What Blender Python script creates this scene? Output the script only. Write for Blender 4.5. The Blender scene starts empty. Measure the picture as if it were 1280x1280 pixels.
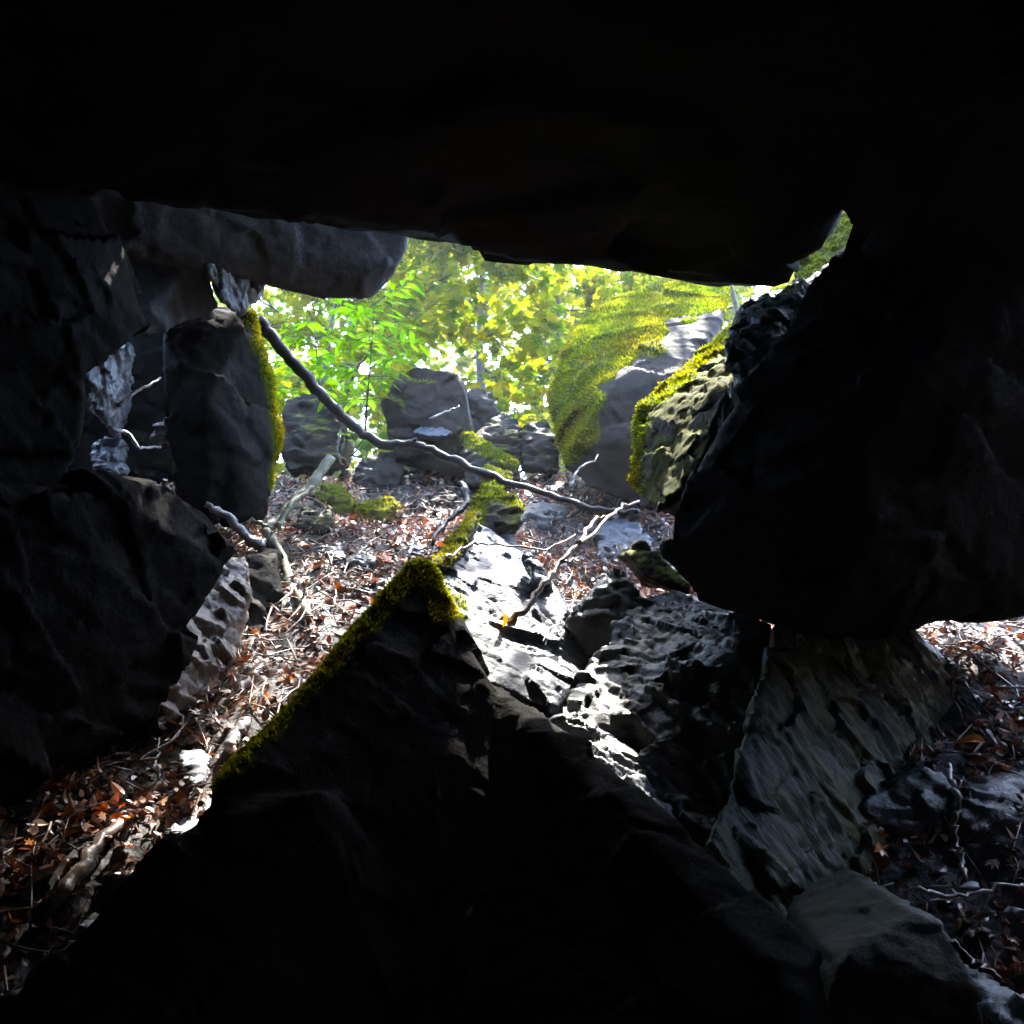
import bpy, bmesh, math, random
import numpy as np
from mathutils import Vector, Matrix, noise

random.seed(7)
rng = np.random.default_rng(7)
R = math.radians
scene = bpy.context.scene
COL = scene.collection

# ------------------------------------------------------------------ camera
PITCH = R(20.0)
T = math.tan(R(27.5))
CAM = Vector((0, 0, 1.2))
FWD = Vector((0, math.cos(PITCH), math.sin(PITCH)))
UP = Vector((0, -math.sin(PITCH), math.cos(PITCH)))
RIGHT = Vector((1, 0, 0))

cd = bpy.data.cameras.new('camera')
cd.sensor_width = 36
cd.lens = 18 / T
cd.clip_start = 0.05
cd.clip_end = 3000
cam = bpy.data.objects.new('camera', cd)
cam.location = CAM
cam.rotation_euler = (math.pi / 2 + PITCH, 0, 0)
COL.objects.link(cam)
scene.camera = cam


def P(px, py, d):
    """point of the place that the photograph shows at (px, py), d metres away"""
    return CAM + FWD * d + RIGHT * (d * T * (px - 640) / 640) + UP * (d * T * (640 - py) / 640)


def proj(p):
    v = p - CAM
    d = v.dot(FWD)
    return (640 + 640 * v.dot(RIGHT) / (d * T), 640 - 640 * v.dot(UP) / (d * T), d)


# ------------------------------------------------------------------ terrain
def smin(a, b, k):
    h = max(0.0, min(1.0, 0.5 + 0.5 * (b - a) / k))
    return b * (1 - h) + a * h - k * h * (1 - h)


def sstep(a, b, x):
    t = max(0.0, min(1.0, (x - a) / (b - a)))
    return t * t * (3 - 2 * t)


def floor_z(y):
    z = 0.94 + (y - 3.29) * 0.687
    z = -smin(-z, -0.05, 0.5)
    top = 4.85 + 0.24 * (y - 9.0)
    return smin(z, top, 0.35)


def ground(x, y, rough=True):
    z = floor_z(y)
    if rough:
        z += 0.16 * noise.noise((x * 0.9, y * 0.9, 3.1)) + 0.1 * noise.noise((x * 2.9, y * 2.9, 7.7)) + 0.05 * noise.noise((x * 8, y * 8, 2.2))
    # the walls of the pit round the cave floor
    z -= 1.1 * (1 - sstep(3.6, 4.3, y + 0.35 * abs(x))) * (1 - sstep(0.9, 1.7, abs(x + 0.1 + 0.25 * (y - 3))))
    z -= 0.75 * math.exp(-((x - 1.35) ** 2 + (y - 3.5) ** 2) / 0.5)
    xr = x if x < 0 else x - 2.2 * sstep(1.5, 3.0, y)
    w = max(sstep(3.3, 5.0, abs(xr + 0.1)), sstep(-3.5, -5.5, y))
    high = 6.0 + 0.24 * max(0, y - 9.0) - 0.9 * sstep(5, 9, y) + 0.7 * noise.noise((x * 0.25, y * 0.25, 1.3))
    if y > 7:
        w *= 1 - 0.6 * sstep(7, 10, y)
    z = z * (1 - w) + max(z, high) * w
    far = sstep(60, 130, math.hypot(x, y))
    return z * (1 - far) + 14 * far


def gd(px, py):
    """distance at which the line of sight through a pixel meets the slope"""
    last = 1.5
    d = 1.5
    while d < 40:
        p = P(px, py, d)
        if p.z < ground(p.x, p.y):
            return d
        d += 0.04
    return 12.0


# ------------------------------------------------------------------ node helpers
def new_mat(name):
    m = bpy.data.materials.new(name)
    m.use_nodes = True
    nt = m.node_tree
    for n in list(nt.nodes):
        if n.type != 'OUTPUT_MATERIAL':
            nt.nodes.remove(n)
    return m, nt, nt.nodes, nt.links, nt.nodes['Material Output']


def ramp(nd, stops):
    r = nd.new('ShaderNodeValToRGB')
    el = r.color_ramp.elements
    el[0].position, el[0].color = stops[0][0], (*stops[0][1], 1)
    el[1].position, el[1].color = stops[1][0], (*stops[1][1], 1)
    for s in stops[2:]:
        e = el.new(s[0])
        e.color = (*s[1], 1)
    return r


def rock_mat(name, dark, mid, light, rough=(0.25, 0.55), moss=None, streak=None, bump=0.5, scale=1.0,
             moss_up=0.35, spec=0.5, moss_amt=0.5):
    m, nt, nd, lk, out = new_mat(name)
    tc = nd.new('ShaderNodeTexCoord')
    mp = nd.new('ShaderNodeMapping')
    lk.new(tc.outputs['Object'], mp.inputs['Vector'])
    if streak:
        mp.vector_type = 'TEXTURE'
        mp.inputs['Rotation'].default_value = tuple(R(a) for a in streak[0])
        mp.inputs['Scale'].default_value = streak[1]
    n1 = nd.new('ShaderNodeTexNoise')
    n1.inputs['Scale'].default_value = 2.3 * scale
    n1.inputs['Detail'].default_value = 10
    n1.inputs['Roughness'].default_value = 0.65
    n2 = nd.new('ShaderNodeTexNoise')
    n2.inputs['Scale'].default_value = 14 * scale
    n2.inputs['Detail'].default_value = 8
    n2.inputs['Roughness'].default_value = 0.7
    v = nd.new('ShaderNodeTexNoise')
    v.inputs['Scale'].default_value = 6 * scale
    v.inputs['Detail'].default_value = 5
    v.inputs['Distortion'].default_value = 0.6
    for n in (n1, n2, v):
        lk.new(mp.outputs[0], n.inputs['Vector'])
    cr = ramp(nd, [(0.3, dark), (0.72, light), (0.5, mid)])
    mixf = nd.new('ShaderNodeMix')
    mixf.data_type = 'FLOAT'
    mixf.inputs[0].default_value = 0.45
    lk.new(n1.outputs['Fac'], mixf.inputs[2])
    lk.new(n2.outputs['Fac'], mixf.inputs[3])
    lk.new(mixf.outputs[0], cr.inputs['Fac'])
    color = cr.outputs['Color']
    rr = nd.new('ShaderNodeMapRange')
    rr.inputs[1].default_value = 0.35
    rr.inputs[2].default_value = 0.65
    rr.inputs[3].default_value = rough[0]
    rr.inputs[4].default_value = rough[1]
    lk.new(n1.outputs['Fac'], rr.inputs[0])
    roughness = rr.outputs[0]
    bs = nd.new('ShaderNodeBsdfPrincipled')
    at = nd.new('ShaderNodeAttribute')
    at.attribute_name = 'moss_mat'
    um = ramp(nd, [(0.3, (0.03, 0.036, 0.004)), (0.7, (0.10, 0.115, 0.010))])
    lk.new(n2.outputs['Fac'], um.inputs['Fac'])
    ux = nd.new('ShaderNodeMix')
    ux.data_type = 'RGBA'
    lk.new(at.outputs['Fac'], ux.inputs[0])
    lk.new(color, ux.inputs[6])
    lk.new(um.outputs['Color'], ux.inputs[7])
    color = ux.outputs[2]
    ur = nd.new('ShaderNodeMix')
    ur.data_type = 'FLOAT'
    lk.new(at.outputs['Fac'], ur.inputs[0])
    lk.new(roughness, ur.inputs[2])
    ur.inputs[3].default_value = 0.95
    roughness = ur.outputs[0]
    if moss:
        geo = nd.new('ShaderNodeNewGeometry')
        sx = nd.new('ShaderNodeSeparateXYZ')
        lk.new(geo.outputs['True Normal'], sx.inputs[0])
        mn = nd.new('ShaderNodeTexNoise')
        mn.inputs['Scale'].default_value = 3.5
        mn.inputs['Detail'].default_value = 7
        lk.new(tc.outputs['Object'], mn.inputs['Vector'])
        ad = nd.new('ShaderNodeMath')
        ad.operation = 'MULTIPLY_ADD'
        ad.inputs[1].default_value = 1.6
        lk.new(mn.outputs['Fac'], ad.inputs[0])
        lk.new(sx.outputs['Z'], ad.inputs[2])
        mr = nd.new('ShaderNodeMapRange')
        mr.inputs[1].default_value = moss_up + 0.8
        mr.inputs[2].default_value = moss_up + 1.05
        mr.inputs[4].default_value = 1.0
        lk.new(ad.outputs[0], mr.inputs[0])
        mc = ramp(nd, [(0.3, tuple(c * 0.5 for c in moss)), (0.7, moss)])
        lk.new(n2.outputs['Fac'], mc.inputs['Fac'])
        mx = nd.new('ShaderNodeMix')
        mx.data_type = 'RGBA'
        lk.new(mr.outputs[0], mx.inputs[0])
        lk.new(color, mx.inputs[6])
        lk.new(mc.outputs['Color'], mx.inputs[7])
        color = mx.outputs[2]
        mxr = nd.new('ShaderNodeMix')
        mxr.data_type = 'FLOAT'
        lk.new(mr.outputs[0], mxr.inputs[0])
        lk.new(roughness, mxr.inputs[2])
        mxr.inputs[3].default_value = 0.9
        roughness = mxr.outputs[0]
    lk.new(color, bs.inputs['Base Color'])
    lk.new(roughness, bs.inputs['Roughness'])
    bs.inputs['Specular IOR Level'].default_value = spec
    b1 = nd.new('ShaderNodeBump')
    b1.inputs['Strength'].default_value = bump
    b1.inputs['Distance'].default_value = 0.035
    lk.new(n1.outputs['Fac'], b1.inputs['Height'])
    b2 = nd.new('ShaderNodeBump')
    b2.inputs['Strength'].default_value = bump
    b2.inputs['Distance'].default_value = 0.006
    lk.new(v.outputs['Fac'], b2.inputs['Height'])
    lk.new(b1.outputs[0], b2.inputs['Normal'])
    b3 = nd.new('ShaderNodeBump')
    b3.inputs['Strength'].default_value = bump
    b3.inputs['Distance'].default_value = 0.009
    lk.new(n2.outputs['Fac'], b3.inputs['Height'])
    lk.new(b2.outputs[0], b3.inputs['Normal'])
    lk.new(b3.outputs[0], bs.inputs['Normal'])
    lk.new(bs.outputs[0], out.inputs['Surface'])
    return m


def leaf_mat(name, transl=0.5, rough=0.4, spec=0.4):
    m, nt, nd, lk, out = new_mat(name)
    at = nd.new('ShaderNodeAttribute')
    at.attribute_name = 'tint'
    bs = nd.new('ShaderNodeBsdfPrincipled')
    bs.inputs['Roughness'].default_value = rough
    bs.inputs['Specular IOR Level'].default_value = spec
    lk.new(at.outputs['Color'], bs.inputs['Base Color'])
    if transl > 0:
        tr = nd.new('ShaderNodeBsdfTranslucent')
        hs = nd.new('ShaderNodeHueSaturation')
        hs.inputs['Hue'].default_value = 0.475
        hs.inputs['Saturation'].default_value = 1.2
        hs.inputs['Value'].default_value = 1.85
        lk.new(at.outputs['Color'], hs.inputs['Color'])
        lk.new(hs.outputs[0], tr.inputs['Color'])
        mx = nd.new('ShaderNodeMixShader')
        mx.inputs[0].default_value = transl
        lk.new(bs.outputs[0], mx.inputs[1])
        lk.new(tr.outputs[0], mx.inputs[2])
        lk.new(mx.outputs[0], out.inputs['Surface'])
    else:
        lk.new(bs.outputs[0], out.inputs['Surface'])
    return m


def bark_mat(name, a, b, rough=0.6, scale=12, spec=0.5):
    m, nt, nd, lk, out = new_mat(name)
    tc = nd.new('ShaderNodeTexCoord')
    n = nd.new('ShaderNodeTexNoise')
    n.inputs['Scale'].default_value = scale
    n.inputs['Detail'].default_value = 8
    lk.new(tc.outputs['Object'], n.inputs['Vector'])
    cr = ramp(nd, [(0.35, a), (0.65, b)])
    lk.new(n.outputs['Fac'], cr.inputs['Fac'])
    bs = nd.new('ShaderNodeBsdfPrincipled')
    bs.inputs['Roughness'].default_value = rough
    bs.inputs['Specular IOR Level'].default_value = spec
    lk.new(cr.outputs['Color'], bs.inputs['Base Color'])
    bp = nd.new('ShaderNodeBump')
    bp.inputs['Strength'].default_value = 0.7
    bp.inputs['Distance'].default_value = 0.01
    lk.new(n.outputs['Fac'], bp.inputs['Height'])
    lk.new(bp.outputs[0], bs.inputs['Normal'])
    lk.new(bs.outputs[0], out.inputs['Surface'])
    return m


MOSS = (0.14, 0.15, 0.012)
M = {}
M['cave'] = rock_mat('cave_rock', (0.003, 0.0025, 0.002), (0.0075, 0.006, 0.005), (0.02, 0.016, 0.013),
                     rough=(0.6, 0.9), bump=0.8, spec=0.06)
M['shade'] = rock_mat('shaded_rock', (0.002, 0.0015, 0.0012), (0.0045, 0.0036, 0.003), (0.012, 0.010, 0.008), rough=(0.65, 0.9), bump=0.8, spec=0.05)  # darker copy of the cave rock, shade put into its colour
M['brown'] = rock_mat('brown_rock', (0.009, 0.007, 0.005), (0.020, 0.014, 0.010), (0.05, 0.037, 0.028),
                      rough=(0.55, 0.85), bump=0.7, spec=0.18)
M['browmoss'] = rock_mat('brown_rock_moss', (0.009, 0.007, 0.005), (0.022, 0.015, 0.011), (0.06, 0.043, 0.03),
                         rough=(0.45, 0.8), bump=0.6, moss=MOSS, moss_up=0.5, spec=0.18)
M['tan'] = rock_mat('lit_brown_rock', (0.04, 0.03, 0.022), (0.11, 0.085, 0.065), (0.26, 0.215, 0.18), rough=(0.35, 0.6), bump=0.8, spec=0.5)  # brown rock lightened to stand in for light on the stone's top
M['teal'] = rock_mat('teal_rock', (0.01, 0.014, 0.013), (0.03, 0.04, 0.036), (0.075, 0.085, 0.065), rough=(0.45, 0.7), bump=0.9, spec=0.35)
M['olive'] = rock_mat('olive_rock', (0.006, 0.006, 0.003), (0.016, 0.017, 0.006), (0.042, 0.04, 0.015), rough=(0.5, 0.8), bump=0.8, spec=0.25)
M['grey'] = rock_mat('grey_rock', (0.025, 0.026, 0.028), (0.05, 0.05, 0.053), (0.085, 0.084, 0.086), rough=(0.5, 0.8), bump=0.6, spec=0.25)
M['wet'] = rock_mat('wet_rock', (0.008, 0.012, 0.018), (0.026, 0.035, 0.05), (0.07, 0.088, 0.12),  # blue of the reflected sky put into the base colour
                    rough=(0.28, 0.58), bump=0.9, spec=0.5, streak=((0, 62, 20), (0.8, 0.8, 2.0)))
M['wetdark'] = rock_mat('wet_dark_rock', (0.010, 0.011, 0.012), (0.034, 0.033, 0.03), (0.085, 0.085, 0.08),
                        rough=(0.25, 0.5), bump=0.9, spec=0.55)
M['litwet'] = rock_mat('lit_wet_rock', (0.05, 0.056, 0.062), (0.12, 0.13, 0.14), (0.24, 0.25, 0.265), rough=(0.22, 0.5), bump=0.9, spec=0.6)  # wet rock made paler in place of the light on it
M['pale'] = rock_mat('pale_stone', (0.11, 0.115, 0.125), (0.2, 0.205, 0.22), (0.3, 0.305, 0.32),
                     rough=(0.3, 0.6), bump=0.6, spec=0.5)
M['green'] = rock_mat('streaked_green_rock', (0.005, 0.009, 0.004), (0.026, 0.043, 0.011), (0.18, 0.145, 0.025),
                      rough=(0.25, 0.5), bump=1.0, streak=((0, -32, 0), (0.8, 1.0, 3.6)), scale=2.0, spec=0.4)
M['face'] = rock_mat('fluted_rock', (0.012, 0.009, 0.006), (0.036, 0.025, 0.016), (0.09, 0.066, 0.045),
                     rough=(0.6, 0.85), bump=0.9, streak=((0, 14, 0), (0.8, 0.8, 2.4)), scale=1.8, moss=MOSS,
                     moss_up=0.12, spec=0.2)
M['mossy'] = rock_mat('mossy_rock', (0.03, 0.025, 0.02), (0.06, 0.05, 0.04), (0.11, 0.09, 0.07),
                      rough=(0.5, 0.8), bump=0.7, moss=MOSS, moss_up=-0.25, spec=0.3)
M['moss'] = leaf_mat('moss_fronds', transl=0.5, rough=0.8, spec=0.1)
M['leaf'] = leaf_mat('green_leaf', transl=0.62, rough=0.55, spec=0.06)
M['litter'] = leaf_mat('dead_leaf', transl=0.12, rough=0.3, spec=0.7)
M['bark'] = bark_mat('tree_bark', (0.03, 0.024, 0.02), (0.10, 0.085, 0.07))
M['darkwood'] = bark_mat('dark_branch', (0.005, 0.004, 0.005), (0.018, 0.016, 0.018), rough=0.5, spec=0.3)
M['greywood'] = bark_mat('grey_stick', (0.12, 0.105, 0.10), (0.34, 0.31, 0.30), rough=0.4, scale=22)
M['brownwood'] = bark_mat('brown_stick', (0.06, 0.036, 0.024), (0.24, 0.17, 0.13), rough=0.4, scale=20)
M['mosswood'] = bark_mat('mossy_stick', (0.07, 0.08, 0.02), (0.26, 0.25, 0.18), rough=0.6, scale=14)

# ------------------------------------------------------------------ building helpers
def tag(o, label=None, cat=None, group=None, kind=None):
    if label:
        o['label'] = label
    if cat:
        o['category'] = cat
    if group:
        o['group'] = group
    if kind:
        o['kind'] = kind
    return o


def link(name, me, mat, parent=None, smooth=True):
    o = bpy.data.objects.new(name, me)
    COL.objects.link(o)
    if mat is not None and not me.materials:
        me.materials.append(mat)
    if smooth and len(me.polygons):
        me.polygons.foreach_set('use_smooth', [True] * len(me.polygons))
    if parent is not None:
        o.parent = parent
    return o


def settle(o):
    """move the origin of a mesh built in world coordinates to the middle of its base"""
    me = o.data
    n = len(me.vertices)
    co = np.empty(n * 3)
    me.vertices.foreach_get('co', co)
    co = co.reshape(-1, 3)
    c = (co.max(0) + co.min(0)) / 2
    c[2] = co[:, 2].min()
    me.vertices.foreach_set('co', (co - c).ravel())
    o.location = c
    me.update()
    return o


def hull_bm(bm, pts):
    vs = [bm.verts.new(p) for p in pts]
    r = bmesh.ops.convex_hull(bm, input=vs)
    dead = [g for g in set(r['geom_interior'] + r['geom_unused']) if isinstance(g, bmesh.types.BMVert)]
    if dead:
        bmesh.ops.delete(bm, geom=dead, context='VERTS')


def remesh(bm, voxel):
    bmesh.ops.recalc_face_normals(bm, faces=bm.faces[:])
    me = bpy.data.meshes.new('tmp')
    bm.to_mesh(me)
    bm.free()
    o = bpy.data.objects.new('tmp', me)
    COL.objects.link(o)
    md = o.modifiers.new('r', 'REMESH')
    md.mode = 'VOXEL'
    md.voxel_size = voxel
    dg = bpy.context.evaluated_depsgraph_get()
    dg.update()
    out = bpy.data.meshes.new_from_object(o.evaluated_get(dg))
    bpy.data.objects.remove(o)
    bpy.data.meshes.remove(me)
    if len(out.vertices) < 25000:      # drop crumbs: a stone is one piece
        b2 = bmesh.new()
        b2.from_mesh(out)
        left = set(b2.verts)
        isl = []
        while left:
            st = [left.pop()]
            cur = [st[0]]
            while st:
                for e in st.pop().link_edges:
                    for v in e.verts:
                        if v in left:
                            left.discard(v)
                            cur.append(v)
                            st.append(v)
            isl.append(cur)
        if len(isl) > 1:
            isl.sort(key=len)
            bmesh.ops.delete(b2, geom=[v for c in isl[:-1] for v in c], context='VERTS')
            b2.to_mesh(out)
        b2.free()
    return out


O1, O2 = Vector((9.3, -1.5, 7.9)), Vector((-4.1, 6.2, 3.3))


def nvec(p):
    return Vector((noise.noise(p), noise.noise(p + O1), noise.noise(p + O2)))


def chisel(me, amp, size, seed, strata=0.0, axis=(0.2, 0.3, 1.0), fine=0.25):
    """broken stone: tilted fracture facets, bedding steps along an axis and a little fine roughness"""
    n = len(me.vertices)
    co = np.empty(n * 3)
    me.vertices.foreach_get('co', co)
    no = np.empty(n * 3)
    me.vertex_normals.foreach_get('vector', no)
    co = co.reshape(-1, 3)
    no = no.reshape(-1, 3)
    off = Vector((seed * 13.17, seed * 7.31, seed * 3.77))
    ax = Vector(axis).normalized()
    f1 = 1.0 / size
    f2 = 1.5 / size
    f3 = 4.0 / size
    dsp = np.empty(n)
    for i in range(n):
        p = Vector(co[i]) + off
        a = noise.noise(p * f1)
        q = p + nvec(p * f1 * 1.5) * (0.08 * size)
        q = (q + ax * (q.dot(ax) * 0.9)) * f2
        c = noise.voronoi(q)[1][0]
        h = (q - c).dot(nvec(c * 5.3 + off)) * 2.6
        q2 = q * 2.3
        c2 = noise.voronoi(q2)[1][0]
        h2 = (q2 - c2).dot(nvec(c2 * 4.1 + off)) * 0.6
        d = 0.35 * a + h + h2 + fine * 0.6 * noise.fractal(p * f3, 0.6, 2.0, 2)
        if strata:
            t = p.dot(ax) * 6.0 / size + 1.6 * a + 0.5 * noise.noise(p * f2)
            k = math.floor(t)
            t -= k
            d += strata * (0.7 + noise.noise((k * 3.7, seed, 0.5))) * (t if t < 0.85 else (1 - t) * 5.6)
        dsp[i] = d
    co += no * (amp * dsp)[:, None]
    me.vertices.foreach_set('co', co.ravel())
    me.update()


def moss_on(o, test, density, length=0.022, tint=None, limit=60000):
    """a mat of small moss fronds standing on those parts of a rock that test() accepts: one part of the rock"""
    me = o.data
    loc = o.location
    V, F, C = [], [], []
    under_ = np.zeros(len(me.polygons), dtype=np.float32)
    for p in me.polygons:
        c = p.center + loc
        w = test(c, p.normal)
        under_[p.index] = max(0, min(1, w * 1.3))
        if w <= 0:
            continue
        n = density * w * p.area
        k = int(n) + (random.random() < n - int(n))
        if not k:
            continue
        vs = [me.vertices[i].co for i in p.vertices]
        for _ in range(k):
            a, b = random.random(), random.random()
            if len(vs) == 4:
                q = vs[0] * (1 - a) * (1 - b) + vs[1] * a * (1 - b) + vs[2] * a * b + vs[3] * (1 - a) * b
            else:
                if a + b > 1:
                    a, b = 1 - a, 1 - b
                q = vs[0] * (1 - a - b) + vs[1] * a + vs[2] * b
            rnd = Vector((random.gauss(0, 1), random.gauss(0, 1), random.gauss(0, 1)))
            up = (p.normal + rnd * 0.5 + Vector((0, 0, -0.15))).normalized()
            L = length * random.uniform(0.5, 1.4)
            side = up.cross(rnd)
            if side.length < 1e-4:
                continue
            side = side.normalized() * L * 0.22
            i = len(V)
            q = q - p.normal * 0.004
            V += [q - side, q + side, q + up * L * 0.6 + side * 0.8, q + up * L]
            F.append((i, i + 1, i + 2, i + 3))
            t = random.random()
            base = tint or (0.14, 0.17, 0.012)
            g = 0.55 + 0.7 * t + 0.35 * noise.noise(c * 4)
            br_ = 1.0 + 0.45 * noise.noise(c * 2.3 + Vector((9, 2, 5)))
            C.append((base[0] * g * br_ * random.uniform(0.85, 1.2), base[1] * g, base[2] * g, 1))
            if len(F) > limit:
                break
    if not F:
        return None
    vw = np.zeros(len(me.vertices), dtype=np.float32)
    for p in me.polygons:
        if under_[p.index] > 0:
            for i in p.vertices:
                vw[i] = max(vw[i], under_[p.index])
    me.attributes.new('moss_mat', 'FLOAT', 'POINT').data.foreach_set('value', vw)
    me2 = bpy.data.meshes.new('moss')
    me2.from_pydata([tuple(v) for v in V], [], F)
    put_tint(me2, C, 4)
    m = link('moss', me2, M['moss'], o, smooth=False)
    return m


def put_tint(me, per_face, nv):
    at = me.color_attributes.new('tint', 'FLOAT_COLOR', 'CORNER')
    arr = np.repeat(np.array(per_face, dtype=np.float32), nv, axis=0)
    at.data.foreach_set('color', arr.ravel())


SEED = [1]


def rock(name, label, hulls, mat, cat='rock', voxel=0.035, amp=0.04, size=0.5, group=None, strata=0.0,
         axis=(0.2, 0.3, 1.0), back=None, fine=0.25, parent=None):
    """hulls: lists of points; each point is (px, py, d) or a Vector. back: (depth, shrink, dx, dz) adds a rear side"""
    bm = bmesh.new()
    for h in hulls:
        pts = [p if isinstance(p, Vector) else P(*p) for p in h]
        if back:
            c = sum(pts, Vector()) / len(pts)
            dd, sh, dx, dz = back
            pts = pts + [c + (p - c) * sh + FWD * dd + Vector((dx, 0, dz)) for p in pts]
        hull_bm(bm, pts)
    me = remesh(bm, voxel)
    SEED[0] += 1
    chisel(me, amp, size, SEED[0], strata, axis, fine)
    o = link(name, me, M[mat], parent)
    settle(o)
    tag(o, label, cat, group)
    return o


def inpoly(x, y, poly):
    c = False
    j = len(poly) - 1
    for i in range(len(poly)):
        xi, yi = poly[i]
        xj, yj = poly[j]
        if (yi > y) != (yj > y) and x < (xj - xi) * (y - yi) / (yj - yi) + xi:
            c = not c
        j = i
    return c


def segdist(x, y, line):
    best = 1e9
    for (x0, y0), (x1, y1) in zip(line, line[1:]):
        dx, dy = x1 - x0, y1 - y0
        t = max(0, min(1, ((x - x0) * dx + (y - y0) * dy) / (dx * dx + dy * dy)))
        best = min(best, math.hypot(x - x0 - t * dx, y - y0 - t * dy))
    return best


class Tubes:
    def __init__(self):
        self.V, self.F = [], []

    def add(self, pts, radii, n=7, rough=0.0):
        pts = [Vector(p) for p in pts]
        base = len(self.V)
        prev = None
        for i, p in enumerate(pts):
            a = pts[max(0, i - 1)]
            b = pts[min(len(pts) - 1, i + 1)]
            t = (b - a).normalized()
            if prev is None:
                s = t.orthogonal().normalized()
            else:
                s = (prev - t * prev.dot(t)).normalized()
            prev = s
            u = t.cross(s)
            for k in range(n):
                an = 2 * math.pi * k / n
                r = radii[i] * (1 + rough * random.uniform(-1, 1))
                self.V.append(p + (s * math.cos(an) + u * math.sin(an)) * r)
        for i in range(len(pts) - 1):
            for k in range(n):
                k2 = (k + 1) % n
                self.F.append((base + i * n + k, base + i * n + k2, base + (i + 1) * n + k2, base + (i + 1) * n + k))
        self.F.append(tuple(base + k for k in reversed(range(n))))
        e = base + (len(pts) - 1) * n
        self.F.append(tuple(e + k for k in range(n)))

    def build(self, name, mat, parent=None):
        me = bpy.data.meshes.new(name)
        me.from_pydata([tuple(v) for v in self.V], [], self.F)
        return link(name, me, mat, parent)


def smooth_path(pts, n):
    """Catmull-Rom through the points"""
    pts = [Vector(p) for p in pts]
    q = [pts[0] * 2 - pts[1]] + pts + [pts[-1] * 2 - pts[-2]]
    out = []
    for i in range(len(pts) - 1):
        p0, p1, p2, p3 = q[i:i + 4]
        for k in range(n):
            t = k / n
            out.append(0.5 * ((2 * p1) + (p2 - p0) * t + (2 * p0 - 5 * p1 + 4 * p2 - p3) * t * t + (3 * p1 - p0 - 3 * p2 + p3) * t ** 3))
    out.append(pts[-1])
    return out


def stick(name, label, pts, r0, r1, mat, cat='stick', group=None, n=6, wob=0.007, branches=(), rough=0.12):
    def path(q):
        q = [p if isinstance(p, Vector) else P(p[0], p[1], min(p[2], gd(p[0], p[1]) - 0.08)) for p in q]
        sp = smooth_path(q, n)
        return [p + Vector((random.gauss(0, 1), random.gauss(0, 1), random.gauss(0, 1))) * wob for p in sp]
    t = Tubes()

    def radii(m, ra, rb):
        ph = random.uniform(0, 50)
        return [(ra + (rb - ra) * i / (m - 1)) * (1 + 0.22 * noise.noise((i * 0.45 + ph, 0, 0)) + (0.3 if random.random() < 0.07 else 0)) for i in range(m)]
    a = path(pts)
    t.add(a, radii(len(a), r0, r1), 9, rough)
    for q, ra, rb in branches:
        b = path(q)
        t.add(b, radii(len(b), ra, rb), 7, rough)
    if r0 > 0.019 and cat == 'branch':
        for k in range(7):
            i = random.randrange(3, len(a) - 1)
            along = (a[i] - a[i - 1]).normalized()
            dv = (along * random.uniform(-0.2, 0.9) + rvec(0.6)).normalized()
            L = random.uniform(0.04, 0.28)
            q = [a[i]]
            for j in range(4):
                dv = (dv + rvec(0.16)).normalized()
                q.append(q[-1] + dv * L / 4)
            rr = min(r0, r1) * random.uniform(0.2, 0.45)
            t.add(q, [rr * (1 - 0.18 * j) for j in range(5)], 5)
    o = t.build(name, M[mat])
    settle(o)
    return tag(o, label, cat, group)


# leaf outlines in the unit square (stalk at the origin, tip at y = 1)
MAPLE = [(0, 0), (0.28, -0.06), (0.36, 0.16), (0.62, 0.34), (0.34, 0.42), (0.42, 0.74), (0.14, 0.62), (0, 1.0),
         (-0.14, 0.62), (-0.42, 0.74), (-0.34, 0.42), (-0.62, 0.34), (-0.36, 0.16), (-0.28, -0.06)]
OVAL = [(0, 0), (0.2, 0.16), (0.29, 0.4), (0.24, 0.65), (0.1, 0.88), (0, 1.0), (-0.1, 0.88), (-0.24, 0.65), (-0.29, 0.4), (-0.2, 0.16)]
LANCE = [(0, 0), (0.1, 0.2), (0.135, 0.42), (0.1, 0.7), (0, 1.0), (-0.1, 0.7), (-0.135, 0.42), (-0.1, 0.2)]


class Leaves:
    """many leaves in one mesh, each a pair of folded half blades"""
    def __init__(self):
        self.V, self.F, self.C = [], [], []
        self.n = 0

    def add(self, base, direction, normal, size, shape, color, fold=0.25, curl=0.25):
        d = direction.normalized()
        s = d.cross(normal)
        if s.length < 1e-5:
            return
        s.normalize()
        nn = s.cross(d)
        i = self.n
        vs = []
        for x, y in shape:
            vs.append(base + (s * x + d * y + nn * (fold * abs(x) - curl * y * y)) * size)
        vs.append(base + (d * 0.35 + nn * (-curl * 0.12)) * size)
        self.V += [v[:] for v in vs]
        k = len(shape)
        for j in range(k):
            self.F.append((i + j, i + (j + 1) % k, i + k))
        self.C += [(*color, 1)] * k
        self.n += k + 1

    def build(self, name, mat, parent=None):
        me = bpy.data.meshes.new(name)
        me.from_pydata(self.V, [], self.F)
        put_tint(me, self.C, 3)
        return link(name, me, mat, parent, smooth=False)


def rvec(s=1.0):
    return Vector((random.gauss(0, s), random.gauss(0, s), random.gauss(0, s)))


def empty(name, loc, label, cat, group=None):
    o = bpy.data.objects.new(name, None)
    o.location = loc
    o.empty_display_size = 0.2
    COL.objects.link(o)
    return tag(o, label, cat, group)


def under(o, parent):
    """make a mesh built in world coordinates a part of parent"""
    o.parent = parent
    o.location = Vector(o.location) - parent.location
    return o


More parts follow.
